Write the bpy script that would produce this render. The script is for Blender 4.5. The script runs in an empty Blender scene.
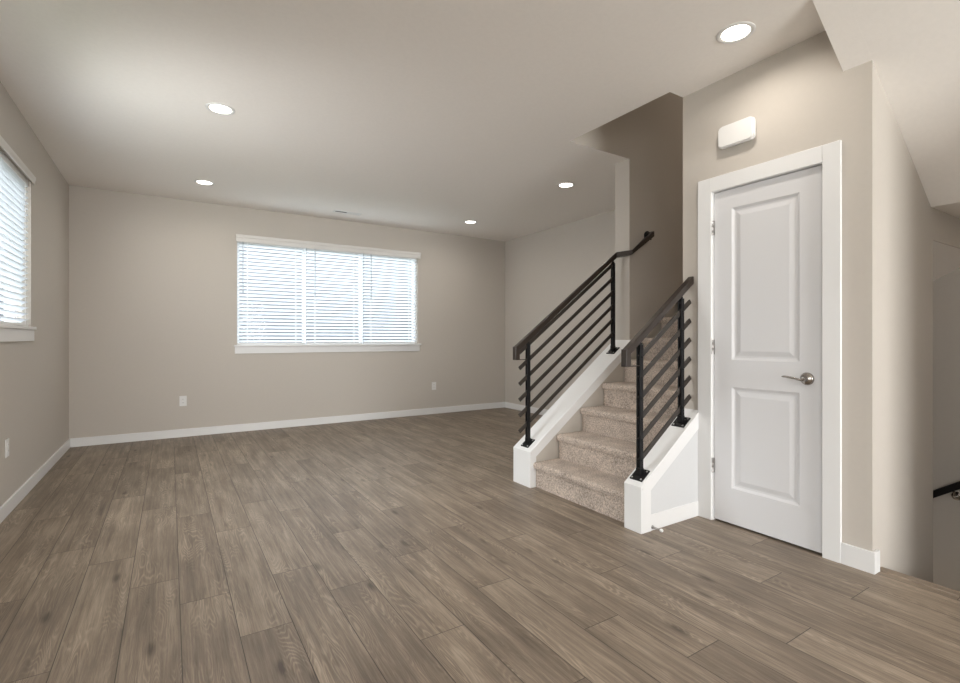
import bpy, bmesh, math, random
from mathutils import Vector, Matrix

random.seed(7)
PI = math.pi
scene = bpy.context.scene
COL = scene.collection

# ------------------------------------------------------------------ camera
cam_d = bpy.data.cameras.new('camera')
cam_d.sensor_width = 36.0
cam_d.lens = 489.75 / 960 * 36.0
cam_d.shift_y = -(341.5 - 338.37) / 960
cam_d.clip_start = 0.02
cam = bpy.data.objects.new('camera', cam_d)
COL.objects.link(cam)
cam.location = (0, 0, 1.1386)
cam.rotation_euler = (PI / 2, 0, -0.5643)
scene.camera = cam

# ------------------------------------------------------------------ world, light, exposure
world = bpy.data.worlds.new('overcast_sky')
scene.world = world
world.use_nodes = True
wn = world.node_tree.nodes
wn['Background'].inputs[0].default_value = (0.92, 0.96, 1.0, 1)
wn['Background'].inputs[1].default_value = 3.5
scene.view_settings.view_transform = 'Standard'
scene.view_settings.look = 'None'
scene.view_settings.gamma = 1.0
scene.view_settings.use_curve_mapping = False
scene.view_settings.exposure = 0.33
scene.cycles.use_denoising = True
scene.cycles.max_bounces = 10
scene.cycles.diffuse_bounces = 6
scene.cycles.transparent_max_bounces = 16
scene.cycles.sample_clamp_indirect = 6.0


def area(name, loc, size, power, color, direction, shape='RECTANGLE', spread=PI):
    d = bpy.data.lights.new(name, 'AREA')
    d.shape = shape
    d.size = size[0]
    if shape == 'RECTANGLE':
        d.size_y = size[1]
    d.energy = power
    d.color = color
    d.spread = spread
    o = bpy.data.objects.new(name, d)
    o.location = loc
    o.rotation_euler = Vector(direction).to_track_quat('-Z', 'Y').to_euler()
    COL.objects.link(o)
    return o


P_REAR, P_DOWN, P_WIN = 150, 3.3, 135
# fill light added behind the viewpoint, at an assumed glazed door
area('rear_fill_light', (1.9, -3.72, 1.25), (1.5, 2.2), P_REAR, (1.0, 0.985, 0.965), (0, 1, 0.25))
# fill light added at a made-up left-wall opening behind the viewpoint
area('side_fill_light', (-0.97, -1.6, 1.55), (1.7, 1.3), 22, (1.0, 0.985, 0.965), (1, 0.6, 0.35))
# fill light added at the left window's unseen half, left bare for it
area('left_fill_light', (-1.10, 3.15, 1.70), (1.1, 0.95), 32, (1.0, 0.985, 0.965), (1, 0.65, -0.22), spread=math.radians(125))
# unseen lamp added below the stairs going down, brightens the slope above
area('lower_fill_light', (4.2, 1.5, -1.7), (0.6, 0.5), 3.0, (1.0, 0.88, 0.74), (0, 0, 1))
# bright sky just outside the two windows with blinds
area('daylight_back', (1.89, 12.4, 4.5), (6.0, 2.0), P_WIN * 8, (0.98, 0.99, 1.0), (0, -1, -0.45))
area('daylight_left', (-5.6, 4.3, 4.3), (4.2, 2.0), P_WIN * 2.4, (0.98, 0.99, 1.0), (1, 0, -0.55))

# ------------------------------------------------------------------ helpers


def add_box(bm, x0, x1, y0, y1, z0, z1, bev=0.0):
    r = bmesh.ops.create_cube(bm, size=1)
    M = Matrix.Translation(((x0 + x1) / 2, (y0 + y1) / 2, (z0 + z1) / 2)) @ \
        Matrix.Diagonal((abs(x1 - x0), abs(y1 - y0), abs(z1 - z0), 1))
    bmesh.ops.transform(bm, matrix=M, verts=r['verts'])
    if bev > 0:
        es = list({e for v in r['verts'] for e in v.link_edges})
        bmesh.ops.bevel(bm, geom=es, offset=bev, segments=2, affect='EDGES', profile=0.5)
    return bm


def bx(*a, **k):
    bm = bmesh.new()
    return add_box(bm, *a, **k)


def add_prism(bm, pts, axis, a0, a1):
    """extrude a 2-D outline along an axis ('x': pts are (y,z); 'y': (x,z); 'z': (x,y))"""
    def mk(p, a):
        return {'x': (a, p[0], p[1]), 'y': (p[0], a, p[1]), 'z': (p[0], p[1], a)}[axis]
    lo = [bm.verts.new(mk(p, a0)) for p in pts]
    hi = [bm.verts.new(mk(p, a1)) for p in pts]
    n = len(pts)
    fs = [bm.faces.new(lo), bm.faces.new(hi[::-1])]
    for i in range(n):
        j = (i + 1) % n
        fs.append(bm.faces.new((lo[j], lo[i], hi[i], hi[j])))
    bmesh.ops.recalc_face_normals(bm, faces=fs)
    return fs


def prism(pts, axis, a0, a1, bev=0.0):
    bm = bmesh.new()
    add_prism(bm, pts, axis, a0, a1)
    if bev > 0:
        bmesh.ops.bevel(bm, geom=bm.edges[:], offset=bev, segments=2, affect='EDGES', profile=0.5)
    return bm


def add_lathe(bm, profile, M, n=32):
    """profile: (radius, height) pairs, turned about local Z, placed by M"""
    rings = []
    for r, h in profile:
        if r < 1e-6:
            rings.append([bm.verts.new(M @ Vector((0, 0, h)))])
        else:
            rings.append([bm.verts.new(M @ Vector((r * math.cos(2 * PI * i / n), r * math.sin(2 * PI * i / n), h)))
                          for i in range(n)])
    fs = []
    for a, b in zip(rings, rings[1:]):
        for i in range(n):
            j = (i + 1) % n
            if len(a) == 1 and len(b) == 1:
                continue
            if len(a) == 1:
                fs.append(bm.faces.new((a[0], b[i], b[j])))
            elif len(b) == 1:
                fs.append(bm.faces.new((a[i], a[j], b[0])))
            else:
                fs.append(bm.faces.new((a[i], a[j], b[j], b[i])))
    bmesh.ops.recalc_face_normals(bm, faces=fs)


def add_tube(bm, pts, rad, n=12, squash=None):
    """round tube through points; rad is a number or a list"""
    pts = [Vector(p) for p in pts]
    rads = rad if isinstance(rad, (list, tuple)) else [rad] * len(pts)
    rings = []
    for i, p in enumerate(pts):
        t = (pts[min(i + 1, len(pts) - 1)] - pts[max(i - 1, 0)]).normalized()
        up = Vector((0, 0, 1)) if abs(t.z) < 0.95 else Vector((1, 0, 0))
        a = t.cross(up).normalized()
        b = a.cross(t).normalized()
        k = squash[i] if squash else 1.0
        rings.append([bm.verts.new(p + a * rads[i] * math.cos(2 * PI * j / n) + b * rads[i] * k * math.sin(2 * PI * j / n))
                      for j in range(n)])
    fs = []
    for r0, r1 in zip(rings, rings[1:]):
        for j in range(n):
            k = (j + 1) % n
            fs.append(bm.faces.new((r0[j], r0[k], r1[k], r1[j])))
    fs.append(bm.faces.new(rings[0][::-1]))
    fs.append(bm.faces.new(rings[-1]))
    bmesh.ops.recalc_face_normals(bm, faces=fs)


def add_bar(bm, p0, p1, w, h, bev=0.0):
    """square-cut bar from p0 to p1; w across (horizontal), h deep"""
    p0, p1 = Vector(p0), Vector(p1)
    t = (p1 - p0).normalized()
    a = t.cross(Vector((0, 0, 1))).normalized()
    b = a.cross(t).normalized()
    vs = []
    for p in (p0, p1):
        for s, u in ((-1, -1), (1, -1), (1, 1), (-1, 1)):
            vs.append(bm.verts.new(p + a * s * w / 2 + b * u * h / 2))
    q = [(0, 1, 2, 3), (7, 6, 5, 4), (0, 4, 5, 1), (1, 5, 6, 2), (2, 6, 7, 3), (3, 7, 4, 0)]
    fs = [bm.faces.new([vs[i] for i in f]) for f in q]
    bmesh.ops.recalc_face_normals(bm, faces=fs)
    if bev > 0:
        es = list({e for f in fs for e in f.edges})
        bmesh.ops.bevel(bm, geom=es, offset=bev, segments=2, affect='EDGES', profile=0.5)


def obj(name, bm, m, parent=None, smooth=False):
    me = bpy.data.meshes.new(name)
    bm.to_mesh(me)
    bm.free()
    me.materials.append(m)
    if smooth:
        for p in me.polygons:
            p.use_smooth = True
        try:
            me.set_sharp_from_angle(angle=math.radians(40))
        except Exception:
            pass
    o = bpy.data.objects.new(name, me)
    COL.objects.link(o)
    if parent is not None:
        pm = Matrix.Identity(4)
        p = parent
        while p is not None:          # children are modelled in world space
            pm = Matrix.Translation(p.location) @ pm
            p = p.parent
        me.transform(pm.inverted())
        o.parent = parent
    return o


def recenter(o):
    """move a top-level mesh's origin to the middle of its base"""
    vs = [v.co for v in o.data.vertices]
    c = Vector(((min(v.x for v in vs) + max(v.x for v in vs)) / 2,
                (min(v.y for v in vs) + max(v.y for v in vs)) / 2, min(v.z for v in vs)))
    o.data.transform(Matrix.Translation(-c))
    o.location = c


def thing(name, label, cat, loc, group=None):
    o = bpy.data.objects.new(name, None)
    o.empty_display_size = 0.1
    COL.objects.link(o)
    o.location = loc
    tag(o, label, cat, group)
    return o


def tag(o, label, cat, group=None):
    o['label'] = label
    o['category'] = cat
    if group:
        o['group'] = group
    return o


def struct(name, bm, m, parent=None, label=None, cat=None, smooth=False):
    o = obj(name, bm, m, parent, smooth)
    if parent is None:
        o['kind'] = 'structure'
        if label:
            o['label'] = label
            o['category'] = cat
    return o


def struct_root(name, loc, label, cat):
    o = thing(name, label, cat, loc)
    o['kind'] = 'structure'
    return o


def copy_thing(root, loc, label=None):
    r = root.copy()
    COL.objects.link(r)
    r.location = loc
    if label:
        r['label'] = label
    for ch in list(root.children):
        c = ch.copy()
        COL.objects.link(c)
        c.parent = r
        for g in list(ch.children):
            d = g.copy()
            COL.objects.link(d)
            d.parent = c
    return r


# ------------------------------------------------------------------ materials


def mat(name, color, rough=0.5, metal=0.0, spec=0.5):
    m = bpy.data.materials.new(name)
    m.use_nodes = True
    b = m.node_tree.nodes['Principled BSDF']
    b.inputs['Base Color'].default_value = (*color, 1)
    b.inputs['Roughness'].default_value = rough
    b.inputs['Metallic'].default_value = metal
    b.inputs['Specular IOR Level'].default_value = spec
    return m


def N(m, t, **k):
    n = m.node_tree.nodes.new(t)
    for a, v in k.items():
        setattr(n, a, v)
    return n


def L(m, a, b):
    m.node_tree.links.new(a, b)


def math_node(m, op, a, b=None, c=None):
    n = N(m, 'ShaderNodeMath', operation=op)
    for i, v in enumerate((a, b, c)):
        if v is None:
            continue
        if isinstance(v, (int, float)):
            n.inputs[i].default_value = v
        else:
            L(m, v, n.inputs[i])
    return n.outputs[0]


def paint(name, color, bump=0.12, scale=260, rough=0.85, vary=0.02):
    """rolled wall paint over orange-peel texture"""
    m = mat(name, color, rough, spec=0.3)
    b = m.node_tree.nodes['Principled BSDF']
    geo = N(m, 'ShaderNodeNewGeometry')
    n1 = N(m, 'ShaderNodeTexNoise')
    n1.inputs['Scale'].default_value = scale
    n1.inputs['Detail'].default_value = 3
    L(m, geo.outputs['Position'], n1.inputs['Vector'])
    bp = N(m, 'ShaderNodeBump')
    bp.inputs['Strength'].default_value = bump
    bp.inputs['Distance'].default_value = 0.002
    L(m, n1.outputs['Fac'], bp.inputs['Height'])
    L(m, bp.outputs['Normal'], b.inputs['Normal'])
    n2 = N(m, 'ShaderNodeTexNoise')
    n2.inputs['Scale'].default_value = 45
    n2.inputs['Detail'].default_value = 4
    L(m, geo.outputs['Position'], n2.inputs['Vector'])
    mr = N(m, 'ShaderNodeMapRange')
    mr.inputs['To Min'].default_value = 1 - vary
    mr.inputs['To Max'].default_value = 1 + vary
    L(m, n2.outputs['Fac'], mr.inputs['Value'])
    hs = N(m, 'ShaderNodeHueSaturation')
    hs.inputs['Color'].default_value = (*color, 1)
    L(m, mr.outputs[0], hs.inputs['Value'])
    L(m, hs.outputs[0], b.inputs['Base Color'])
    return m


M_WALL = paint('greige_wall_paint', (0.52, 0.485, 0.44))
M_CEIL = paint('ceiling_paint', (0.83, 0.80, 0.765), bump=0.35, scale=150, vary=0.03)
M_TRIM = mat('white_trim_paint', (0.74, 0.745, 0.745), 0.38)
M_KNEE = paint('knee_wall_paint', (0.60, 0.61, 0.62))
M_DOOR = mat('white_door_paint', (0.66, 0.665, 0.68), 0.42)
M_WHITE = mat('white_plastic', (0.72, 0.72, 0.71), 0.4)
M_DARK = mat('dark_slot', (0.03, 0.03, 0.03), 0.6)
M_METAL = mat('black_painted_steel', (0.006, 0.006, 0.007), 0.42, 0.0, 0.3)
M_BAR = mat('dark_bronze_steel', (0.045, 0.038, 0.033), 0.36, 0.3, 0.6)
M_RAIL = mat('dark_bronze_rail', (0.035, 0.026, 0.021), 0.28, 0.2, 0.7)
M_NICKEL = mat('brushed_nickel', (0.36, 0.335, 0.31), 0.22, 1.0)
M_HINGE = mat('satin_nickel_hinge', (0.42, 0.41, 0.40), 0.4, 1.0)
M_BOLT = mat('zinc_bolt', (0.6, 0.6, 0.6), 0.3, 1.0)
M_CORD = mat('blind_cord', (0.85, 0.86, 0.86), 0.7)
M_WAND = mat('clear_grey_wand', (0.42, 0.44, 0.47), 0.3)
M_VAL = mat('white_blind_valance', (0.70, 0.685, 0.66), 0.45)

# blind slats: white plastic that lets some daylight through
M_SLAT = bpy.data.materials.new('blind_slat')
M_SLAT.use_nodes = True
nt = M_SLAT.node_tree
for n_ in list(nt.nodes):
    if n_.type == 'BSDF_PRINCIPLED':
        nt.nodes.remove(n_)
out = [n_ for n_ in nt.nodes if n_.type == 'OUTPUT_MATERIAL'][0]
df = nt.nodes.new('ShaderNodeBsdfDiffuse')
df.inputs[0].default_value = (0.86, 0.87, 0.88, 1)
tr = nt.nodes.new('ShaderNodeBsdfTranslucent')
tr.inputs[0].default_value = (0.86, 0.89, 0.92, 1)
mx = nt.nodes.new('ShaderNodeMixShader')
mx.inputs[0].default_value = 0.45
nt.links.new(df.outputs[0], mx.inputs[1])
nt.links.new(tr.outputs[0], mx.inputs[2])
nt.links.new(mx.outputs[0], out.inputs[0])

M_VINYL = M_SLAT.copy()
M_VINYL.name = 'white_vinyl'

# window glass: thin, mostly clear
M_GLASS = bpy.data.materials.new('window_glass')
M_GLASS.use_nodes = True
nt = M_GLASS.node_tree
for n_ in list(nt.nodes):
    if n_.type == 'BSDF_PRINCIPLED':
        nt.nodes.remove(n_)
out = [n_ for n_ in nt.nodes if n_.type == 'OUTPUT_MATERIAL'][0]
tp = nt.nodes.new('ShaderNodeBsdfTransparent')
tp.inputs[0].default_value = (0.94, 0.96, 0.97, 1)
gl = nt.nodes.new('ShaderNodeBsdfGlossy')
gl.inputs['Roughness'].default_value = 0.02
mx = nt.nodes.new('ShaderNodeMixShader')
mx.inputs[0].default_value = 0.006
nt.links.new(tp.outputs[0], mx.inputs[1])
nt.links.new(gl.outputs[0], mx.inputs[2])
nt.links.new(mx.outputs[0], out.inputs[0])


def emit(name, color, s):
    m = bpy.data.materials.new(name)
    m.use_nodes = True
    b = m.node_tree.nodes['Principled BSDF']
    b.inputs['Base Color'].default_value = (0.9, 0.9, 0.9, 1)
    b.inputs['Emission Color'].default_value = (*color, 1)
    b.inputs['Emission Strength'].default_value = s
    return m


M_LENS = emit('lamp_lens', (1.0, 0.93, 0.82), 6.0)


def carpet():
    m = mat('tan_carpet', (0.4, 0.33, 0.27), 0.95, spec=0.1)
    b = m.node_tree.nodes['Principled BSDF']
    b.inputs['Sheen Weight'].default_value = 0.15
    geo = N(m, 'ShaderNodeNewGeometry')
    n1 = N(m, 'ShaderNodeTexNoise')
    n1.inputs['Scale'].default_value = 110
    n1.inputs['Detail'].default_value = 4
    n1.inputs['Roughness'].default_value = 0.7
    n2 = N(m, 'ShaderNodeTexNoise')
    n2.inputs['Scale'].default_value = 9
    n2.inputs['Detail'].default_value = 3
    v = N(m, 'ShaderNodeTexVoronoi')
    v.inputs['Scale'].default_value = 240
    for n in (n1, n2, v):
        L(m, geo.outputs['Position'], n.inputs['Vector'])
    a = math_node(m, 'MULTIPLY', n1.outputs['Fac'], 0.8)
    c = math_node(m, 'MULTIPLY', n2.outputs['Fac'], 0.2)
    s = math_node(m, 'ADD', a, c)
    cr = N(m, 'ShaderNodeValToRGB')
    e = cr.color_ramp.elements
    e[0].position = 0.36
    e[0].color = (0.215, 0.175, 0.145, 1)
    e[1].position = 0.64
    e[1].color = (0.80, 0.675, 0.575, 1)
    L(m, s, cr.inputs[0])
    L(m, cr.outputs[0], b.inputs['Base Color'])
    hgt = math_node(m, 'ADD', n1.outputs['Fac'], v.outputs['Distance'])
    bp = N(m, 'ShaderNodeBump')
    bp.inputs['Strength'].default_value = 0.8
    bp.inputs['Distance'].default_value = 0.006
    L(m, hgt, bp.inputs['Height'])
    L(m, bp.outputs['Normal'], b.inputs['Normal'])
    return m


M_CARPET = carpet()

PW, PO, PL = 0.1905, -0.155, 1.19
JOINTS = {-3: .494, -2: 1.011, -1: .74, 0: .35, 1: .075, 2: .874, 3: .145, 4: 1.04, 5: .49, 6: .01, 7: .70, 8: .21,
          9: 1.08, 10: .498, 11: .932, 12: .448, 13: .037, 14: .941, 15: .286}


def wood_floor():
    m = mat('grey_brown_oak_planks', (0.25, 0.2, 0.16), 0.4, spec=0.5)
    b = m.node_tree.nodes['Principled BSDF']
    geo = N(m, 'ShaderNodeNewGeometry')
    sx = N(m, 'ShaderNodeSeparateXYZ')
    L(m, geo.outputs['Position'], sx.inputs[0])
    X, Y = sx.outputs[0], sx.outputs[1]
    u = math_node(m, 'DIVIDE', math_node(m, 'SUBTRACT', X, PO), PW)
    row = math_node(m, 'FLOOR', u)
    # plank-end offset of each row, read from the photograph
    ramp = N(m, 'ShaderNodeValToRGB')
    ramp.color_ramp.interpolation = 'CONSTANT'
    rows = list(range(-5, 26))
    els = ramp.color_ramp.elements
    vals = []
    for r in rows:
        vals.append(JOINTS.get(r, (r * 0.47 + 0.31) % 1.19) / PL)
    els[0].position = 0.0
    els[0].color = (vals[0],) * 3 + (1,)
    els[1].position = 1 / 32
    els[1].color = (vals[1],) * 3 + (1,)
    for i in range(2, len(rows)):
        e = els.new(i / 32)
        e.color = (vals[i],) * 3 + (1,)
    L(m, math_node(m, 'DIVIDE', math_node(m, 'ADD', row, 5.5), 32), ramp.inputs[0])
    rs = N(m, 'ShaderNodeSeparateColor')
    L(m, ramp.outputs[0], rs.inputs[0])
    v = math_node(m, 'SUBTRACT', math_node(m, 'DIVIDE', Y, PL), rs.outputs[0])
    idx = math_node(m, 'FLOOR', v)
    fu = math_node(m, 'FRACT', u)
    fv = math_node(m, 'FRACT', v)
    # distance to the plank's edges in metres
    du = math_node(m, 'MULTIPLY', math_node(m, 'MINIMUM', fu, math_node(m, 'SUBTRACT', 1.0, fu)), PW)
    dv = math_node(m, 'MULTIPLY', math_node(m, 'MINIMUM', fv, math_node(m, 'SUBTRACT', 1.0, fv)), PL)
    dmin = math_node(m, 'MINIMUM', du, dv)
    gap = N(m, 'ShaderNodeMapRange')
    gap.interpolation_type = 'SMOOTHSTEP'
    gap.inputs['From Min'].default_value = 0.0007
    gap.inputs['From Max'].default_value = 0.0022
    L(m, dmin, gap.inputs['Value'])
    # random number per plank
    cid = N(m, 'ShaderNodeCombineXYZ')
    L(m, row, cid.inputs[0])
    L(m, idx, cid.inputs[1])
    wn_ = N(m, 'ShaderNodeTexWhiteNoise', noise_dimensions='3D')
    L(m, cid.outputs[0], wn_.inputs['Vector'])
    rnd = wn_.outputs['Value']
    rcol = N(m, 'ShaderNodeSeparateColor')
    L(m, wn_.outputs['Color'], rcol.inputs[0])
    # plank-local coordinates, shifted per plank
    lx = math_node(m, 'ADD', math_node(m, 'MULTIPLY', fu, PW), math_node(m, 'MULTIPLY', rnd, 37.0))
    ly = math_node(m, 'ADD', math_node(m, 'MULTIPLY', fv, PL), math_node(m, 'MULTIPLY', rcol.outputs[1], 53.0))

    def coords(ax, ay):
        c = N(m, 'ShaderNodeCombineXYZ')
        L(m, math_node(m, 'MULTIPLY', lx, ax), c.inputs[0])
        L(m, math_node(m, 'MULTIPLY', ly, ay), c.inputs[1])
        L(m, math_node(m, 'MULTIPLY', rnd, 9.0), c.inputs[2])
        return c.outputs[0]

    def noise(vec, sc, det, ro=0.6, dist=0.0):
        n = N(m, 'ShaderNodeTexNoise')
        n.inputs['Scale'].default_value = sc
        n.inputs['Detail'].default_value = det
        n.inputs['Roughness'].default_value = ro
        n.inputs['Distortion'].default_value = dist
        L(m, vec, n.inputs['Vector'])
        return n.outputs['Fac']
    fine = noise(coords(210, 6), 1.0, 6, 0.78)            # fine pores along the plank
    streak = noise(coords(42, 1.6), 1.0, 4, 0.6, 0.3)    # broader streaks
    blotch = noise(coords(9, 2.2), 1.0, 3, 0.5)
    # cathedral grain: contour lines of a stretched noise
    hill = noise(coords(7.5, 0.95), 1.0, 2.5, 0.5, 0.15)
    cath = math_node(m, 'SINE', math_node(m, 'MULTIPLY', hill, 290.0))
    cath01 = math_node(m, 'MULTIPLY_ADD', cath, 0.5, 0.5)
    cath01 = math_node(m, 'POWER', cath01, 2.5)
    msk = N(m, 'ShaderNodeMapRange')
    msk.interpolation_type = 'SMOOTHSTEP'
    msk.inputs['From Min'].default_value = 0.40
    msk.inputs['From Max'].default_value = 0.66
    L(m, noise(coords(13, 1.9), 1.0, 2, 0.5), msk.inputs['Value'])
    cath01 = math_node(m, 'MULTIPLY', cath01, msk.outputs[0])
    # knots
    kn = N(m, 'ShaderNodeTexVoronoi')
    kn.inputs['Scale'].default_value = 1.0
    L(m, coords(7.5, 2.3), kn.inputs['Vector'])
    knot = N(m, 'ShaderNodeMapRange')
    knot.interpolation_type = 'SMOOTHSTEP'
    knot.inputs['From Min'].default_value = 0.02
    knot.inputs['From Max'].default_value = 0.17
    L(m, kn.outputs['Distance'], knot.inputs['Value'])
    s = math_node(m, 'MULTIPLY', fine, 0.42)
    s = math_node(m, 'ADD', s, math_node(m, 'MULTIPLY', streak, 0.34))
    s = math_node(m, 'ADD', s, math_node(m, 'MULTIPLY', blotch, 0.28))
    s = math_node(m, 'ADD', s, math_node(m, 'MULTIPLY', cath01, 0.105))
    s = math_node(m, 'ADD', s, math_node(m, 'MULTIPLY', math_node(m, 'SUBTRACT', knot.outputs[0], 1.0), 0.16))
    s = math_node(m, 'ADD', s, math_node(m, 'MULTIPLY', math_node(m, 'SUBTRACT', rcol.outputs[0], 0.5), 0.065))
    cr = N(m, 'ShaderNodeValToRGB')
    e = cr.color_ramp.elements
    e[0].position = 0.34
    e[0].color = (0.074, 0.054, 0.040, 1)
    e[1].position = 0.76
    e[1].color = (0.440, 0.358, 0.275, 1)
    k = e.new(0.52)
    k.color = (0.196, 0.155, 0.117, 1)
    L(m, s, cr.inputs[0])
    mixn = N(m, 'ShaderNodeMix', data_type='RGBA')
    mixn.inputs['A'].default_value = (0.045, 0.033, 0.025, 1)
    L(m, gap.outputs[0], mixn.inputs['Factor'])
    L(m, cr.outputs[0], mixn.inputs['B'])
    L(m, mixn.outputs['Result'], b.inputs['Base Color'])
    rr = math_node(m, 'MULTIPLY_ADD', fine, 0.16, 0.40)
    L(m, rr, b.inputs['Roughness'])
    h = math_node(m, 'ADD', math_node(m, 'MULTIPLY', fine, 0.16), gap.outputs[0])
    h = math_node(m, 'ADD', h, math_node(m, 'MULTIPLY', cath01, 0.05))
    bp = N(m, 'ShaderNodeBump')
    bp.inputs['Strength'].default_value = 0.5
    bp.inputs['Distance'].default_value = 0.0012
    L(m, h, bp.inputs['Height'])
    L(m, bp.outputs['Normal'], b.inputs['Normal'])
    return m


M_FLOOR = wood_floor()

# ------------------------------------------------------------------ the setting
H = 2.74
XL, YB, XR, XD = -0.893, 6.618, 4.679, 2.881
XE, YF, YF2 = 3.46, 2.976, 3.144        # wall beside the stairs
YN0, YN1 = 1.91, 2.03                   # wall between stairs and closet
YC = 0.99                               # closet's outside corner
YR = -3.8                               # rear wall
TOP = 5.3
XS = 6.5


def wall_with_hole(name, axis, a0, a1, u0, u1, z0, z1, hu0, hu1, hz0, hz1, m):
    """slab with one rectangular hole. axis 'x': slab spans a0..a1 in X, u is Y"""
    bm = bmesh.new()
    for p, q, r, s in ((u0, hu0, z0, z1), (hu1, u1, z0, z1), (hu0, hu1, z0, hz0), (hu0, hu1, hz1, z1)):
        if q - p < 1e-5 or s - r < 1e-5:
            continue
        if axis == 'x':
            add_box(bm, a0, a1, p, q, r, s)
        else:
            add_box(bm, p, q, a0, a1, r, s)
    return struct(name, bm, m)


# floor: room, with the cut-out for the stairs going down at the right
bm = bmesh.new()
add_box(bm, XL - 0.15, 2.96, YR - 0.15, YB + 0.15, -0.25, 0)

add_box(bm, 2.96, XR + 0.15, 2.98, YB + 0.15, -0.25, 0)
add_box(bm, 2.96, XR + 0.15, YR - 0.15, -0.05, -0.25, 0)
struct('floor', bm, M_FLOOR)

# windows
WB = (0.69, 3.095, 1.045, 2.36)          # back window x0,x1,z0,z1
WL = (2.55, 4.97, 1.21, 2.335)            # left window y0,y1,z0,z1
wall_with_hole('wall_back', 'y', YB, YB + 0.15, XL - 0.15, XR + 0.15, 0, H, *WB, M_WALL)
bm = bmesh.new()
WK = (-2.5, -0.7, 0.85, 2.25)            # unseen opening added behind the viewpoint for the side fill light
for p, q, r, t_ in ((YR - 0.15, WK[0], 0, H), (WK[0], WK[1], 0, WK[2]), (WK[0], WK[1], WK[3], H), (WK[1], WL[0], 0, H),
                    (WL[0], WL[1], 0, WL[2]), (WL[0], WL[1], WL[3], H), (WL[1], YB, 0, H)):
    add_box(bm, XL - 0.15, XL, p, q, r, t_)
struct('wall_left', bm, M_WALL)
struct('wall_right', bx(XR, XR + 0.15, YF2, YB, 0, H), M_WALL)
wall_with_hole('wall_rear', 'y', YR - 0.15, YR, XL, XR + 0.15, 0, H, 1.05, 2.75, 0.0, 2.45, M_WALL)  # opening added for the rear fill light
struct('wall_near_right', bx(XR, XR + 0.15, YR, -0.17, 0, H), M_WALL)

# ceiling with the stairwell opening
bm = bmesh.new()
XO = 2.745
add_box(bm, XL - 0.15, XO, YR - 0.15, YB + 0.15, H, H + 0.3)
add_box(bm, XO, XS, YR - 0.15, YN1, H, H + 0.3)
add_box(bm, XO, XS, YF, YB + 0.15, H, H + 0.3)
struct('ceiling', bm, M_CEIL)

# sloped underside of the upper flight over the stairs going down
SX0, SX1, SZ1 = 2.545, 3.688, 1.892
bm = prism([(SX0, H), (SX1, SZ1), (XR, SZ1), (XR, H)], 'y', -0.05, YC)
add_prism(bm, [(SX0, H), (2.881, 2.49), (2.881, H)], 'y', YC, 1.112)
struct('ceiling_slope', bm, M_CEIL)

# wall beside the stairs (far side) and its continuation in the shaft above
bm = bmesh.new()
add_box(bm, XE, XS, YF, YF2, 0, H)
add_box(bm, XO - 0.1, XS, YF, YF2, H + 0.3, TOP)
add_box(bm, XO, XS, YF, YF + 0.001, H, H + 0.3)
struct('wall_stair_far', bm, M_WALL)
bm = bmesh.new()
add_box(bm, XO - 0.1, XO, YN0, YF, H + 0.3, TOP)
struct('wall_stair_front', bm, M_WALL)
bm = bmesh.new()
add_box(bm, 2.995, XS, YN0, YN1, -2.2, H)
add_box(bm, XO, XS, YN0, YN1, H + 0.3, TOP)
struct('wall_stair_near', bm, M_WALL)
struct('wall_stair_end', bx(XS, XS + 0.1, YN0, YF2, 0, TOP), M_WALL)
struct('ceiling_shaft', bx(XO - 0.1, XS + 0.1, YN0, YF2, TOP, TOP + 0.1), M_CEIL)

# closet wall with the door opening
DY0, DY1, DZ = 1.196, 1.822, 2.058
bm = bmesh.new()
add_box(bm, XD, 2.995, YC, DY0, 0, H)
add_box(bm, XD, 2.995, DY1, YN1, 0, H)
add_box(bm, XD, 2.995, DY0, DY1, DZ, H)
struct('wall_closet', bm, M_WALL)
# closet side wall: runs along the stairs going down, with an opening to the lower flight
OX, OZ = 3.721, 1.705
bm = bmesh.new()
add_box(bm, 2.995, OX, YC, YC + 0.11, -2.2, H)
add_box(bm, OX, XR, YC, YC + 0.11, OZ, H)
add_box(bm, OX - 0.11, OX, YC + 0.11, YN0, -2.2, H)
struct('wall_closet_side', bm, M_WALL)
struct('wall_stairwell_near', bx(2.96, XR, -0.17, -0.05, -2.2, H), M_WALL)
struct('wall_stairwell_end', bx(XR, XR + 0.12, -0.17, YN1 - 0.12, -2.2, H), M_WALL)
# slope over the lower flight, seen through the opening
struct('ceiling_lower_slope', prism([(YC, OZ - 0.002), (YN0, 1.157), (YN0, 1.704), (YC + 0.11, 1.704)], 'x', OX, XR), M_CEIL)
struct('floor_landing', bx(OX - 0.01, XR, -0.05, YC + 0.11, -1.0, -0.76), M_CARPET)
struct('floor_lower', bx(2.9, XR, -0.17, YN0, -2.3, -2.2), M_CARPET)

# the wood nosing where the floor stops at the stairs going down
struct('trim_1', bx(2.931, 2.985, -0.05, YC - 0.0005, -0.03, 0.007, bev=0.004), M_FLOOR)

# baseboards
BH = 0.092


def baseboard(name, x0, x1, y0, y1, h=BH):
    return struct(name, bx(x0, x1, y0, y1, 0, h, bev=0.003), M_TRIM)


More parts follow.
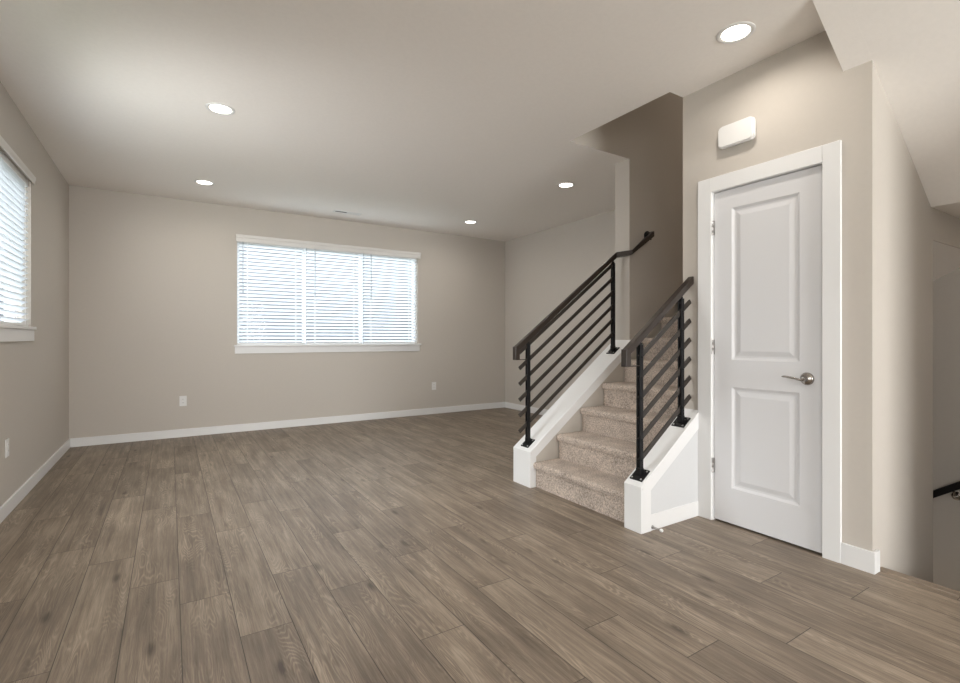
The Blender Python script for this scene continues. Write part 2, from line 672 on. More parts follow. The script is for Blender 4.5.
baseboard('baseboard_left', XL, XL + 0.014, YR, YB)
baseboard('baseboard_back', XL + 0.014, XR, YB - 0.014, YB)
baseboard('baseboard_right', XR - 0.014, XR, YF2, YB - 0.014)
baseboard('baseboard_stair', XE, XR - 0.014, YF2, YF2 + 0.014)
bm = bmesh.new()
add_prism(bm, [(XD - 0.015, YC - 0.015), (2.93, YC - 0.015), (2.93, YC), (XD, YC), (XD, 1.117), (XD - 0.015, 1.117)], 'z', 0, 0.105)
bmesh.ops.bevel(bm, geom=bm.edges[:], offset=0.002, segments=2, affect='EDGES')
struct('baseboard_closet', bm, M_TRIM)

# ---- windows: vinyl frame, panes, stool and apron


def window(name, axis, a, u0, u1, z0, z1, muls, label, lip=0.135, e1=0.04, fm=None):
    """a: depth of the frame's inner face; the frame lies outward from it"""
    sgn = 1 if axis == 'y' else -1
    cx = (u0 + u1) / 2
    root = struct_root(name, (cx, a, z0) if axis == 'y' else (a, cx, z0), label, 'window')

    def B(bm, p, q, d0, d1, r, s, bev=0.0):
        d0, d1 = sorted((a + sgn * d0, a + sgn * d1))
        if axis == 'y':
            add_box(bm, p, q, d0, d1, r, s, bev)
        else:
            add_box(bm, d0, d1, p, q, r, s, bev)
    bm = bmesh.new()
    f = 0.032
    B(bm, u0, u0 + f, 0, 0.06, z0, z1)
    B(bm, u1 - f, u1, 0, 0.06, z0, z1)
    B(bm, u0 + f, u1 - f, 0, 0.06, z0, z0 + f)
    B(bm, u0 + f, u1 - f, 0, 0.06, z1 - f, z1)
    for mm in muls:
        B(bm, mm - 0.02, mm + 0.02, 0, 0.06, z0 + f, z1 - f)
    obj('window_frame', bm, fm or M_VINYL, root)
    ed = [u0 + f] + [v for mm in muls for v in (mm - 0.02, mm + 0.02)] + [u1 - f]
    for i in range(0, len(ed), 2):
        bm = bmesh.new()
        B(bm, ed[i], ed[i + 1], 0.028, 0.034, z0 + f, z1 - f)
        obj('pane', bm, M_GLASS, root)
    bm = bmesh.new()
    B(bm, u0 - 0.035, u1 + e1, -lip, 0.0, z0 - 0.006, z0 + 0.016, 0.003)
    obj('window_sill', bm, M_TRIM, root)
    bm = bmesh.new()
    B(bm, u0 - 0.025, u1 + 0.03, -0.10, -0.082, z0 - 0.092, z0 - 0.006, 0.003)
    obj('apron', bm, M_TRIM, root)
    return root


window('window_1', 'y', YB + 0.085, *WB, (1.50, 2.27), 'wide white framed triple window with closed slat blinds in the far wall')
window('window_2', 'x', XL - 0.085, *WL, (3.76,), 'white framed window with blinds at the left edge of the view', 0.112, 0.035, M_WHITE)

# ---- assumed glazing behind the viewpoint, added to go with the rear fill light
root = struct_root('added_window_3', (1.9, YR, 0), 'unseen glazed patio door added behind the viewpoint for fill light', 'window')
bm = bmesh.new()
for p, q, r, s in ((1.05, 1.12, 0, 2.45), (2.68, 2.75, 0, 2.45), (1.12, 2.68, 0, 0.08), (1.12, 2.68, 2.38, 2.45), (1.87, 1.93, 0.08, 2.38)):
    add_box(bm, p, q, YR - 0.1, YR - 0.04, r, s)
obj('window_frame', bm, M_VINYL, root)

# ------------------------------------------------------------------ blinds
PITCH = 0.0437


def blind(axis, face, u0, u1, z0, z1, wand_u, label, group, tilt=-28):
    """face: plane of the slats' centres; room side is -Y (axis y) or +X (axis x)"""
    root = thing('window_blind', label, 'blind', ((u0 + u1) / 2, face, z0) if axis == 'y' else (face, (u0 + u1) / 2, z0), group)
    s = -1 if axis == 'y' else 1            # towards the room

    def pt(u, d, z):
        return (u, face + s * d, z) if axis == 'y' else (face + s * d, u, z)

    def B(bm, p, q, d0, d1, r, t, bev=0.0):
        a, c = pt(p, d0, r), pt(q, d1, t)
        add_box(bm, min(a[0], c[0]), max(a[0], c[0]), min(a[1], c[1]), max(a[1], c[1]), r, t, bev)
    bm = bmesh.new()
    t = math.radians(tilt)
    hw = 0.0245
    z = z0 + 0.045
    while z < z1 - 0.045:
        # a slat with a slight crown; room edge high
        prof = []
        for k in range(5):
            w = -1 + k * 0.5
            crown = 0.0022 * (1 - w * w)
            prof.append((w * hw * math.cos(t) + crown * math.sin(t), -w * hw * math.sin(t) + crown * math.cos(t)))
        rows = []
        for th in (0.0, -0.0026):
            rows.append([[bm.verts.new(pt(uu, d, z + h + th)) for d, h in prof] for uu in (u0, u1)])
        fs = []
        for k in range(4):
            fs.append(bm.faces.new((rows[0][0][k], rows[0][0][k + 1], rows[0][1][k + 1], rows[0][1][k])))
            fs.append(bm.faces.new((rows[1][0][k + 1], rows[1][0][k], rows[1][1][k], rows[1][1][k + 1])))
        for k in (0, 4):
            fs.append(bm.faces.new((rows[0][0][k], rows[0][1][k], rows[1][1][k], rows[1][0][k])))
        for e_ in (0, 1):
            for k in range(4):
                fs.append(bm.faces.new((rows[0][e_][k], rows[1][e_][k], rows[1][e_][k + 1], rows[0][e_][k + 1])))
        bmesh.ops.recalc_face_normals(bm, faces=fs)
        z += PITCH
    obj('slats', bm, M_SLAT, root)
    bm = bmesh.new()
    B(bm, u0, u1, -0.022, 0.022, z0 + 0.004, z0 + 0.022, 0.003)
    obj('bottom_rail', bm, M_WHITE, root)
    bm = bmesh.new()
    B(bm, u0, u1, -0.025, 0.02, z1 - 0.05, z1, 0.002)
    obj('headrail', bm, M_WHITE, root)
    for uu in (u0 + 0.11, u1 - 0.11):
        bm = bmesh.new()
        B(bm, uu - 0.0025, uu + 0.0025, 0.0225, 0.0245, z0 + 0.01, z1 - 0.04)
        B(bm, uu - 0.0025, uu + 0.0025, -0.0245, -0.0225, z0 + 0.01, z1 - 0.04)
        obj('ladder_cord', bm, M_CORD, root)
    if wand_u is not None:
        bm = bmesh.new()
        add_tube(bm, [pt(wand_u, 0.036, z1 - 0.02), pt(wand_u, 0.036, z1 - 0.62)], 0.0055, 8)
        add_tube(bm, [pt(wand_u, 0.036, z1 - 0.62), pt(wand_u, 0.036, z1 - 0.66)], 0.008, 8)
        obj('wand', bm, M_WAND, root, True)
    return root


gB = 'blinds on the far window'
ZB0, ZB1 = WB[2] + 0.016, WB[3]
blind('y', YB + 0.034, 0.698, 1.490, ZB0, ZB1, 0.755, 'left one of three white slat blinds on the far window', gB)
blind('y', YB + 0.034, 1.512, 2.258, ZB0, ZB1, 1.615, 'middle one of three white slat blinds on the far window', gB)
blind('y', YB + 0.034, 2.280, 3.087, ZB0, ZB1, 2.381, 'right one of three white slat blinds on the far window', gB)
gL = None
ZL0, ZL1 = WL[2] + 0.016, WL[3]
blind('x', XL - 0.034, 3.77, 4.962, ZL0, ZL1, None, 'white slat blind at the left edge, on the left wall window', gL)

# valances: one board with a small moulded top over each window


def valance(axis, face, u0, u1, z0, z1, label, k=1.0):
    s = -1 if axis == 'y' else 1
    prof = [(0, z1 - 0.009), (0.031, z1 - 0.009), (0.031, z0), (0.042, z0), (0.044, z0 + 0.045), (0.052, z0 + 0.055), (0.052, z1 - 0.006), (0.047, z1), (0, z1)]
    prof = [(d * k, z) for d, z in prof]
    if axis == 'y':
        bm = prism([(face + s * d, z) for d, z in prof], 'x', u0, u1)
    else:
        bm = prism([(face + s * d, z) for d, z in prof], 'y', u0, u1)
    o = obj('blind_valance', bm, M_VAL)
    recenter(o)
    tag(o, label, 'valance')


valance('y', YB - 0.0005, 0.675, 3.125, 2.314, 2.402, 'long white valance board across the top of the far window')
valance('x', XL + 0.001, 2.5, 5.005, 2.318, 2.352, 'white valance board over the blinds on the left wall', 0.42)

# ------------------------------------------------------------------ closet door
door = struct_root('door_1', (XD, 1.509, 0), 'white two panel interior door with lever handle under the wall chime', 'door')
X0 = XD + 0.006           # face of the leaf
leaf = bmesh.new()
ly0, ly1, lz0, lz1 = 1.205, 1.812, 0.012, 2.047


def leaf_mesh():
    bm = bmesh.new()
    panels = [(1.318, 1.699, 1.008, 1.932), (1.318, 1.699, 0.226, 0.843)]
    ys = [ly0, 1.318, 1.699, ly1]
    zs = [lz0, 0.226, 0.843, 1.008, 1.932, lz1]
    for i in range(3):
        for j in range(5):
            if i == 1 and j in (1, 3):
                continue
            vs = [bm.verts.new((X0, y, z)) for y, z in ((ys[i], zs[j]), (ys[i + 1], zs[j]), (ys[i + 1], zs[j + 1]), (ys[i], zs[j + 1]))]
            bm.faces.new(vs[::-1])
    for y0, y1, z0, z1 in panels:
        rings = []
        for ins, dep in ((0, 0), (0.004, 0.003), (0.014, 0.0095), (0.024, 0.0105), (0.030, 0.0095), (0.052, 0.003), (0.056, 0.0025)):
            rings.append([bm.verts.new((X0 + dep, y, z)) for y, z in
                          ((y0 + ins, z0 + ins), (y1 - ins, z0 + ins), (y1 - ins, z1 - ins), (y0 + ins, z1 - ins))])
        for a, b in zip(rings, rings[1:]):
            for k in range(4):
                q = (k + 1) % 4
                bm.faces.new((a[q], a[k], b[k], b[q]))
        bm.faces.new(rings[-1][::-1])
    # edges and back
    for vs in (((X0, ly0, lz0), (X0, ly1, lz0), (X0 + 0.035, ly1, lz0), (X0 + 0.035, ly0, lz0)),
               ((X0, ly0, lz1), (X0 + 0.035, ly0, lz1), (X0 + 0.035, ly1, lz1), (X0, ly1, lz1)),
               ((X0, ly0, lz0), (X0 + 0.035, ly0, lz0), (X0 + 0.035, ly0, lz1), (X0, ly0, lz1)),
               ((X0, ly1, lz0), (X0, ly1, lz1), (X0 + 0.035, ly1, lz1), (X0 + 0.035, ly1, lz0)),
               ((X0 + 0.035, ly0, lz0), (X0 + 0.035, ly1, lz0), (X0 + 0.035, ly1, lz1), (X0 + 0.035, ly0, lz1))):
        bm.faces.new([bm.verts.new(v) for v in vs])
    bmesh.ops.remove_doubles(bm, verts=bm.verts[:], dist=1e-5)
    bmesh.ops.recalc_face_normals(bm, faces=bm.faces[:])
    return bm


leaf_o = obj('door_leaf', leaf_mesh(), M_DOOR, door)
bm = bmesh.new()                         # jambs
add_box(bm, XD - 0.002, 2.995, DY0, ly0 - 0.003, 0, DZ)
add_box(bm, XD - 0.002, 2.995, ly1 + 0.004, DY1, 0, DZ)
add_box(bm, XD - 0.002, 2.995, DY0, DY1, lz1 + 0.005, DZ)
add_box(bm, X0 + 0.037, X0 + 0.05, DY0, DY0 + 0.02, 0, DZ)
add_box(bm, X0 + 0.037, X0 + 0.05, DY1 - 0.02, DY1, 0, DZ)
add_box(bm, X0 + 0.037, X0 + 0.05, DY0, DY1, DZ - 0.02, DZ)
obj('jamb', bm, M_TRIM, door)
bm = bmesh.new()                         # flat casing
c0, c1, ct = 1.117, 1.910, 2.143
add_box(bm, XD - 0.018, XD, c0, DY0 + 0.004, 0, ct, bev=0.002)
add_box(bm, XD - 0.018, XD, DY1 - 0.004, c1, 0, ct, bev=0.002)
add_box(bm, XD - 0.018, XD, DY0 + 0.004, DY1 - 0.004, DZ - 0.004, ct, bev=0.002)
obj('casing', bm, M_TRIM, door)
for hz in (1.83, 1.085, 0.345):
    bm = bmesh.new()
    add_lathe(bm, [(0, -0.046), (0.0065, -0.045), (0.0065, -0.016), (0.0058, -0.015), (0.0065, -0.014), (0.0065, 0.014),
                   (0.0058, 0.015), (0.0065, 0.016), (0.0065, 0.045), (0, 0.046)], Matrix.Translation((XD - 0.006, 1.8165, hz)), 12)
    add_box(bm, XD - 0.003, XD + 0.004, 1.806, 1.826, hz - 0.045, hz + 0.045)
    obj('hinge', bm, M_HINGE, door, True)
# lever handle: rosette and curved lever towards the hinge side
hy, hz = 1.280, 0.922
bm = bmesh.new()
Mx = Matrix.Translation((X0, hy, hz)) @ Matrix.Rotation(-PI / 2, 4, 'Y')
add_lathe(bm, [(0.034, 0), (0.034, 0.005), (0.031, 0.011), (0.023, 0.017), (0.014, 0.020), (0.0125, 0.022), (0.0125, 0.048), (0.010, 0.053), (0, 0.054)], Mx)
hand = obj('door_handle', bm, M_NICKEL, leaf_o, True)
bm = bmesh.new()
xs = X0 - 0.044
pts, rad, sq = [], [], []
for k in range(13):
    t = k / 12
    pts.append((xs - 0.004 * math.sin(t * PI), hy + 0.004 + 0.104 * t, hz - 0.006 + 0.014 * math.sin(max(0, t - 0.1) * PI * 0.62)))
    rad.append(0.0088 * (0.5 if t > 0.97 else 1) * (0.85 if t < 0.5 else 1))
    sq.append(0.75 - 0.15 * t)
add_tube(bm, pts, rad, 14, sq)

# lever kept in the handle's own mesh level (leaf > handle)
lev = obj('door_lever', bm, M_NICKEL, leaf_o, True)
bm = bmesh.new()
add_box(bm, X0 - 0.001, X0 + 0.02, ly0 - 0.0015, ly0 + 0.001, 0.89, 0.955)
obj('latch_plate', bm, M_HINGE, leaf_o)

# ------------------------------------------------------------------ staircase going up
STEP, RISE, RX = 0.2505, 0.1905, 2.372
stairs = thing('staircase', 'flight of stairs in speckled tan carpet climbing between two white capped low walls', 'stairs', (2.6, 2.5, 0))
for i in range(16):
    x = RX + STEP * i - (0.019 if i else 0.002)
    zt = RISE * (i + 1)
    zb = RISE * i
    r = 0.018
    prof = [(x, zb), (x, zt - 0.048)]
    nose = x - 0.026
    prof.append((nose + 0.006, zt - 0.047))
    for k in range(7):
        a = PI + k * (PI / 2) / 6
        a2 = PI + 0.35 - k * (PI / 2 + 0.35) / 6
        prof.append((nose + 0.022 + 0.022 * math.cos(a2), zt - 0.022 + 0.022 * math.sin(a2)))
    prof += [(x + STEP + 0.01, zt), (x + STEP + 0.01, zb)]
    bm = bmesh.new()
    add_prism(bm, prof, 'y', YN1 + 0.001, 2.9425)
    # pad the flight against the far wall past the low wall's end
    o = obj('carpeted_step', bm, M_CARPET, stairs, True)

SL = 0.745


def capz(x, sl=SL):
    return 0.272 + sl * (x - 2.313)


def low_wall(y0, y1, x1, outer, label, sl=SL):
    """low wall with sloped cap. outer: -1 when its open face looks towards -Y"""
    root = thing('low_wall', label, 'low wall', (2.4, (y0 + y1) / 2, 0))
    t = 0.017
    tp = 0.006
    xa = 2.313

    def capz(x):
        return 0.272 + sl * (x - 2.313)
    core = [(xa + t, 0), (x1, 0), (x1, capz(x1) - 0.022), (xa + t, capz(xa + t) - 0.022)]
    obj('wall_panel', prism(core, 'y', y0 + tp, y1 - tp), M_KNEE if outer < 0 else M_WALL, root)
    # front board
    zf = capz(xa)
    obj('end_board', prism([(xa, 0), (xa + t, 0), (xa + t, zf - 0.016), (xa, zf - 0.018)], 'y', y0, y1, bev=0.0015), M_TRIM, root)
    # sloped top board
    obj('cap_board', prism([(xa - 0.001, zf - 0.02), (x1, capz(x1) - 0.02), (x1, capz(x1)), (xa - 0.001, zf)], 'y', y0 - 0.001, y1 + 0.001, bev=0.002), M_TRIM, root)
    # side bands under the cap with the vertical leg at the front
    for face, (ya, yb) in ((-1, (y0, y0 + tp)), (1, (y1 - tp, y1))):
        if face == outer:
            leg = 0.088
            out = [(xa + t, 0), (xa + leg, 0), (xa + leg, capz(xa + leg) - 0.093), (x1, capz(x1) - 0.105), (x1, capz(x1) - 0.02), (xa + t, capz(xa + t) - 0.02)]
        else:
            out = [(xa + t, 0), (xa + 0.06, 0), (xa + 0.06, capz(xa + 0.06) - 0.085), (x1, capz(x1) - 0.085), (x1, capz(x1) - 0.02), (xa + t, capz(xa + t) - 0.02)]
        obj('side_band', prism(out, 'y', ya, yb), M_TRIM, root)
    if outer < 0:
        obj('baseboard', bx(xa + 0.088, x1 - 0.0, y0 + 0.001, y0 + tp, 0, 0.096, bev=0.002), M_TRIM, root)
    return root


low_wall(1.904, 2.029, XD - 0.0005, -1, 'short white trimmed low wall right of the stairs, ending beside the closet door', 0.712)
low_wall(2.943, 3.157, XE - 0.0005, 1, 'long white trimmed low wall left of the stairs, under the longer railing')

# ------------------------------------------------------------------ railings


def railing(yc, x_lo, x_hi, bars, x_bar_end, slope_b, label, csl, x_bar):
    def capz(x):
        return 0.272 + csl * (x - 2.313)
    root = thing('stair_railing', label, 'railing', (x_lo, yc, capz(x_lo)))
    rt = lambda x: 1.07 + SL * (x - 2.24)        # top of the handrail
    for x in (x_lo, x_hi):
        zc = capz(x)
        ztop = rt(x) - 0.052
        bm = bmesh.new()
        for s in (-1, 1):
            add_box(bm, x - 0.014, x + 0.014, yc + s * 0.0105 - 0.0045, yc + s * 0.0105 + 0.0045, zc + 0.004, ztop - 0.02, bev=0.001)
        add_box(bm, x - 0.011, x + 0.011, yc - 0.007, yc + 0.007, ztop - 0.05, ztop - 0.008)
        add_box(bm, x - 0.016, x + 0.016, yc - 0.016, yc + 0.016, zc + 0.004, zc + 0.045)
        post = obj('post', bm, M_METAL, root)
        # base plate lies on the sloping cap
        th = math.atan(csl)
        Mp = Matrix.Translation((x, yc, zc + 0.0035)) @ Matrix.Rotation(-th, 4, 'Y')
        bm = bmesh.new()
        add_box(bm, -0.045, 0.045, -0.045, 0.045, -0.003, 0.004, bev=0.001)
        bmesh.ops.transform(bm, matrix=Mp, verts=bm.verts[:])
        obj('base_plate', bm, M_METAL, post)
        for sx in (-1, 1):
            for sy in (-1, 1):
                bm = bmesh.new()
                add_lathe(bm, [(0.006, 0), (0.006, 0.003), (0.003, 0.005), (0, 0.005)], Mp @ Matrix.Translation((sx * 0.033, sy * 0.033, 0.004)), 10)
                obj('bolt', bm, M_BOLT, post, True)
        # tilting bracket between post and handrail
        bm = bmesh.new()
        add_box(bm, x - 0.006, x + 0.006, yc - 0.005, yc + 0.005, ztop - 0.03, ztop + 0.012)
        add_bar(bm, (x - 0.028, yc, ztop + 0.004 - 0.028 * SL), (x + 0.028, yc, ztop + 0.004 + 0.028 * SL), 0.024, 0.004)
        obj('rail_bracket', bm, M_METAL, post)
        # clamp nubs on the post's sides
        for z0 in bars:
            zz = z0 + slope_b * (x - 2.285)
            bm = bmesh.new()
            for s in (-1, 1):
                Mn = Matrix.Translation((x, yc + s * 0.0145, zz)) @ Matrix.Rotation(-s * PI / 2, 4, 'X')
                add_lathe(bm, [(0.007, 0), (0.007, 0.003), (0.004, 0.006), (0, 0.006)], Mn, 8)
            add_box(bm, x - 0.019, x + 0.019, yc - 0.006, yc + 0.006, zz - 0.006, zz + 0.006)
            obj('clamp', bm, M_METAL, post)
    for z0 in bars:
        bm = bmesh.new()
        add_bar(bm, (x_bar, yc, z0 + slope_b * (x_bar - 2.285)), (x_bar_end, yc, z0 + slope_b * (x_bar_end - 2.285)), 0.010, 0.029, 0.0008)
        obj('bar', bm, M_BAR, root)
    return root, rt


# --- right-hand, short railing
barsR = [0.343 + 0.1235 * k for k in range(6)]
railR, rt = railing(1.967, 2.378, 2.772, barsR, 2.868, 0.72, 'short dark metal stair railing right of the steps, ending at the door wall', 0.712, 2.372)


def handrail_mesh(path, w=0.042, h=0.042):
    """square tube through the path with mitred joints (cross-section kept upright)"""
    bm = bmesh.new()
    pts = [Vector(p) for p in path]
    rings = []
    for i, p in enumerate(pts):
        dirs = []
        if i > 0:
            dirs.append((p - pts[i - 1]).normalized())
        if i < len(pts) - 1:
            dirs.append((pts[i + 1] - p).normalized())
        t = sum(dirs, Vector()).normalized()
        cosm = max(0.3, t.dot(dirs[0]))
        hor = Vector((t.x, t.y, 0)).normalized()
        side = hor.cross(Vector((0, 0, 1)))
        d0h = Vector((dirs[0].x, dirs[0].y, 0)).normalized()
        ch = max(0.3, abs(hor.dot(d0h)))
        vert = h / math.sqrt(max(0.2, 1 - dirs[0].z ** 2)) if abs(dirs[0].z) > 0.1 else h
        ring = []
        for s, u in ((-1, -1), (1, -1), (1, 1), (-1, 1)):
            ring.append(bm.verts.new(p + side * s * w / 2 / ch + Vector((0, 0, u * vert / 2))))
        rings.append(ring)
    fs = [bm.faces.new(rings[0][::-1]), bm.faces.new(rings[-1])]
    for a, b in zip(rings, rings[1:]):
        for k in range(4):
            q = (k + 1) % 4
            fs.append(bm.faces.new((a[k], a[q], b[q], b[k])))
    bmesh.ops.recalc_face_normals(bm, faces=fs)
    return bm


HV = 0.0262                                   # half the upright thickness of the sloping rail


def end_drop(bm, yc):
    add_box(bm, 2.239, 2.279, yc - 0.02, yc + 0.02, 0.972, rt(2.262) - 0.012, bev=0.0015)
    add_box(bm, 2.275, 2.372, yc - 0.012, yc + 0.012, 0.972, 0.977)


bm = handrail_mesh([(2.240, 1.967, rt(2.240) - HV), (2.878, 1.967, rt(2.878) - HV)], 0.042, 0.04)
bmesh.ops.bevel(bm, geom=bm.edges[:], offset=0.003, segments=2, affect='EDGES')
end_drop(bm, 1.967)
obj('handrail', bm, M_RAIL, railR)

# --- left-hand, long railing, its handrail turns onto the stair wall
barsL = [0.412 + 0.1225 * k for k in range(6)]
railL, rt = railing(3.045, 2.372, 3.326, barsL, 3.342, 0.742, 'long dark metal stair railing left of the steps with handrail bending onto the wall', SL, 2.288)
path = [(2.240, 3.045, rt(2.240) - HV), (3.362, 3.045, rt(3.362) - HV), (3.430, 2.925, 1.893), (3.71, 2.925, 2.088)]
bm = handrail_mesh(path, 0.042, 0.04)
bmesh.ops.bevel(bm, geom=bm.edges[:], offset=0.003, segments=2, affect='EDGES')
end_drop(bm, 3.045)
obj('handrail', bm, M_RAIL, railL)
bm = bmesh.new()
bz = path[3][2] - 0.02
Mw = Matrix.Translation((3.70, YF, bz + 0.01)) @ Matrix.Rotation(PI / 2, 4, 'X')
add_lathe(bm, [(0.045, 0), (0.045, 0.006), (0.032, 0.012), (0.012, 0.018), (0, 0.019)], Mw, 24)
add_tube(bm, [(3.70, YF - 0.01, bz + 0.01), (3.70, YF - 0.035, bz - 0.01), (3.69, 2.93, bz - 0.03)], 0.008, 10)
obj('wall_bracket', bm, M_METAL, railL, True)

# --- handrail on the wall of the stairs going down
wr = thing('wall_handrail', 'black handrail on the dark wall of the stairs going down, at the right edge', 'handrail', (XR - 0.06, 1.2, 0.0))
yy = lambda y: 0.115 - 0.72 * (y - 1.10)
bm = handrail_mesh([(XR - 0.07, 0.55, yy(0.55)), (XR - 0.07, 1.75, yy(1.75))], 0.045, 0.045)
bmesh.ops.bevel(bm, geom=bm.edges[:], offset=0.004, segments=2, affect='EDGES')
obj('handrail', bm, M_METAL, wr)
for y in (0.62, 1.115, 1.65):
    bm = bmesh.new()
    Mw = Matrix.Translation((XR, y, yy(y) - 0.075)) @ Matrix.Rotation(-PI / 2, 4, 'Y')
    add_lathe(bm, [(0.03, 0), (0.03, 0.005), (0.02, 0.010), (0, 0.012)], Mw, 20)
    add_tube(bm, [(XR - 0.008, y, yy(y) - 0.075), (XR - 0.05, y, yy(y) - 0.075), (XR - 0.068, y, yy(y) - 0.06), (XR - 0.07, y, yy(y) - 0.03)], 0.007, 10)
    obj('bracket', bm, M_NICKEL, wr, True)

# stairs going down: carpeted steps below the floor's edge
dn = thing('descending_staircase', 'carpeted steps going down beyond the end of the wood floor at the right', 'stairs', (3.3, 0.5, -0.76))
for i in range(3):
    x = 2.962 + 0.25 * i
    obj('carpeted_step', bx(x, x + 0.249, -0.049, YC - 0.001, -1.0, -0.19 * (i + 1)), M_CARPET, dn)

# ------------------------------------------------------------------ recessed ceiling lights


def downlight():
    root = thing('ceiling_light', '', 'ceiling light', (0, 0, H))
    bm = bmesh.new()
    Mi = Matrix.Identity(4)
    add_lathe(bm, [(0.092, 0.0), (0.092, -0.003), (0.086, -0.0055), (0.074, -0.005), (0.068, -0.001)], Mi, 48)
    o = obj('trim_ring', bm, M_WHITE, None, True)
    o.parent = root
    bm = bmesh.new()
    add_lathe(bm, [(0.0, -0.0035), (0.045, -0.003), (0.069, -0.0015), (0.069, 0.0)], Mi, 48)
    o = obj('lens', bm, M_LENS, None, True)
    o.parent = root
    return root


gD = 'recessed ceiling lights'
spots = [
    (0.297, 3.857, 'recessed round ceiling light, the nearer of the two on the left'),
    (0.299, 5.765, 'recessed round ceiling light, far left, close to the far wall'),
    (3.494, 5.765, 'smallest recessed ceiling light, between the far window and the far right corner'),
    (3.494, 3.841, 'recessed ceiling light above the longer stair railing, left of the stairwell opening'),
    (2.505, 1.452, 'largest recessed ceiling light, near the top of the closet door wall'),
    (0.297, 2.385, 'recessed ceiling light just above the picture, nearest the viewpoint'),
]
proto = downlight()
for i, (x, y, lab) in enumerate(spots):
    if i == 0:
        r = proto
        r.location = (x, y, H)
        r['label'] = lab
        r['group'] = gD
    else:
        r = copy_thing(proto, (x, y, H), lab)
    area('downlight_lamp', (x, y, H - 0.008), (0.13, 0.13), P_DOWN, (1.0, 0.92, 0.83), (0, 0, -1), 'DISK', math.radians(160))
# unseen lamps without fixtures, added behind the viewpoint as fill light
for x, y in ((0.3, -1.2), (2.5, -1.2), (1.4, -2.6)):
    area('downlight_lamp', (x, y, H - 0.008), (0.13, 0.13), P_DOWN, (1.0, 0.92, 0.83), (0, 0, -1), 'DISK', math.radians(160))
# unseen lamp added over the landing to warm the stairs going down
area('landing_fill_light', (4.3, 0.35, SZ1 - 0.01), (0.13, 0.13), 1.0, (1.0, 0.84, 0.66), (0, 0, -1), 'DISK')
# unseen lamp added at the shaft top to brighten the stair wall
area('shaft_fill_light', (5.9, 2.5, TOP - 0.05), (0.3, 0.3), 24, (1.0, 0.9, 0.78), (0, 0, -1), 'DISK')

# ------------------------------------------------------------------ ceiling vent
v = thing('ceiling_vent', 'white slotted ceiling vent above the far window', 'vent', (1.91, 6.17, H))
bm = bmesh.new()
x0, x1, y0, y1 = 1.735, 2.085, 6.115, 6.225
for a in ((x0, x1, y0, y0 + 0.02), (x0, x1, y1 - 0.02, y1), (x0, x0 + 0.02, y0 + 0.02, y1 - 0.02), (x1 - 0.02, x1, y0 + 0.02, y1 - 0.02), (1.9, 1.92, y0 + 0.02, y1 - 0.02)):
    add_box(bm, *a, H - 0.004, H)
obj('frame', bm, M_WHITE, v)
obj('duct_opening', bx(x0 + 0.02, x1 - 0.02, y0 + 0.02, y1 - 0.02, H - 0.0012, H - 0.0004), M_DARK, v)
bm = bmesh.new()
for k in range(4):
    y = y0 + 0.030 + k * 0.0165
    if k in (0, 3):
        add_bar(bm, (x0 + 0.02, y, H - 0.003), (1.9, y, H - 0.003), 0.004, 0.002)
    add_bar(bm, (1.92, y, H - 0.003), (x1 - 0.02, y, H - 0.003), 0.010, 0.002)
obj('louvres', bm, M_WHITE, v)

# ------------------------------------------------------------------ outlets


def outlet(axis, face, u, z, label):
    root = thing('wall_outlet', label, 'outlet', (u, face, z - 0.058) if axis == 'y' else (face, u, z - 0.058), 'wall outlets')
    s = -1 if axis == 'y' else 1

    def B(p, q, d0, d1, r, t, bev=0.0):
        a, b = sorted((face + s * d0, face + s * d1))
        return bx(p, q, a, b, r, t, bev=bev) if axis == 'y' else bx(a, b, p, q, r, t, bev=bev)
    obj('cover_plate', B(u - 0.036, u + 0.036, 0, 0.006, z - 0.058, z + 0.058, 0.002), M_WHITE, root)
    for dz in (0.02, -0.02):
        so = obj('socket', B(u - 0.016, u + 0.016, 0.006, 0.0085, z + dz - 0.014, z + dz + 0.014, 0.001), M_WHITE, root)
        for du in (-0.006, 0.006):
            obj('slot', B(u + du - 0.001, u + du + 0.001, 0.0085, 0.0088, z + dz - 0.003, z + dz + 0.006), M_DARK, so)


outlet('y', YB, 0.127, 0.415, 'white outlet on the far wall left of the window')
outlet('y', YB, 3.365, 0.42, 'white outlet on the far wall right of the window')
outlet('x', XL, 4.313, 0.43, 'white outlet low on the left wall at the picture edge')

# ------------------------------------------------------------------ chime box over the door
ch = thing('door_chime', 'white rounded plastic chime box on the wall above the closet door', 'door chime', (XD, 1.65, 2.30))


def rrect(y0, y1, z0, z1, r, n=6):
    out_ = []
    for cy, cz, a0 in ((y1 - r, z1 - r, 0), (y0 + r, z1 - r, PI / 2), (y0 + r, z0 + r, PI), (y1 - r, z0 + r, 1.5 * PI)):
        for k in range(n + 1):
            a = a0 + k * PI / 2 / n
            out_.append((cy + r * math.cos(a), cz + r * math.sin(a)))
    return out_


bm = prism(rrect(1.550, 1.750, 2.302, 2.422, 0.022), 'x', XD - 0.022, XD)
obj('base', bm, M_WHITE, ch, True)
bm = bmesh.new()
fs = add_prism(bm, rrect(1.540, 1.760, 2.294, 2.428, 0.030), 'x', XD - 0.045, XD - 0.020)
bmesh.ops.bevel(bm, geom=[e for e in bm.edges if abs(e.verts[0].co.x - (XD - 0.045)) < 1e-5 and abs(e.verts[1].co.x - (XD - 0.045)) < 1e-5], offset=0.008, segments=3, affect='EDGES')
obj('cover', bm, M_WHITE, ch, True)

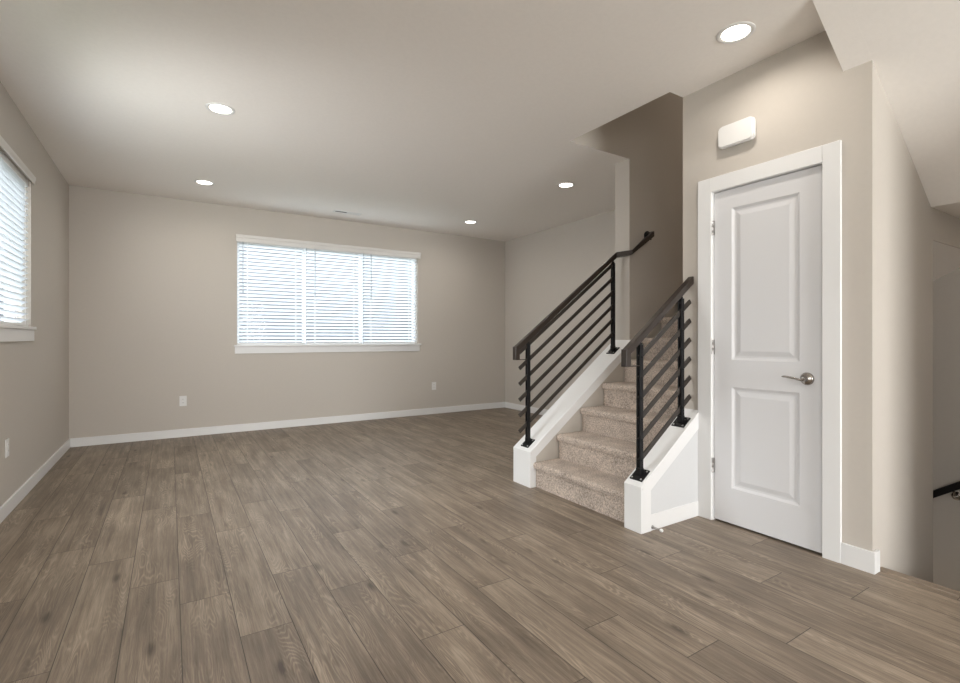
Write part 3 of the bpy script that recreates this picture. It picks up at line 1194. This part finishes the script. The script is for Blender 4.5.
# ------------------------------------------------------------------ spring door stop
ds = thing('door_stop', 'small spring door stop with white tip on the baseboard right of the stairs', 'door stop', (2.413, 1.905, 0.014))
bm = bmesh.new()
Md = Matrix.Translation((2.413, 1.9055, 0.022)) @ Matrix.Rotation(PI / 2, 4, 'X')
add_lathe(bm, [(0.011, 0), (0.011, 0.003), (0.006, 0.006), (0, 0.006)], Md, 16)
obj('base', bm, M_HINGE, ds, True)
bm = bmesh.new()
pts = []
for k in range(97):
    a = k / 96 * 12 * 2 * PI
    r = 0.0055 - 0.0015 * k / 96
    pts.append((2.413 + r * math.cos(a), 1.900 - 0.052 * k / 96, 0.022 + r * math.sin(a)))
add_tube(bm, pts, 0.0011, 5)
obj('spring', bm, M_HINGE, ds, True)
bm = bmesh.new()
add_lathe(bm, [(0, 0), (0.008, 0), (0.0095, 0.003), (0.0095, 0.011), (0.007, 0.015), (0, 0.015)], Matrix.Translation((2.413, 1.848, 0.022)) @ Matrix.Rotation(PI / 2, 4, 'X'), 14)
obj('rubber_tip', bm, M_WHITE, ds, True)

# ------------------------------------------------------------------ outside the windows
M_SIDING = mat('pale_blue_grey_siding', (0.12, 0.13, 0.15), 0.8)
M_GRASS = mat('lawn', (0.16, 0.2, 0.1), 0.9)
M_ROOF = mat('grey_roof', (0.12, 0.13, 0.15), 0.9)
g = struct('ground_outside', bx(-30, 30, -30, 40, -2.6, -2.5), M_GRASS)
nb = thing('neighbouring_house', 'grey-blue house seen faintly between the slats of the far window', 'house', (3, 14, -2.5))
obj('wall', bx(-6, 12, 13, 19, -2.5, 5.4), M_SIDING, nb)
obj('roof', prism([(12.6, 5.4), (16, 7.1), (19.4, 5.4)], 'x', -6.4, 12.4), M_ROOF, nb)
nb = thing('neighbouring_house', 'grey-blue house seen faintly between the slats of the left window', 'house', (-8, 4, -2.5))
obj('wall', bx(-13, -7, -2, 14, -2.5, 4.6), M_SIDING, nb)
obj('roof', prism([(-13.4, 4.6), (-10, 6.3), (-6.6, 4.6)], 'y', -2.4, 14.4), M_ROOF, nb)
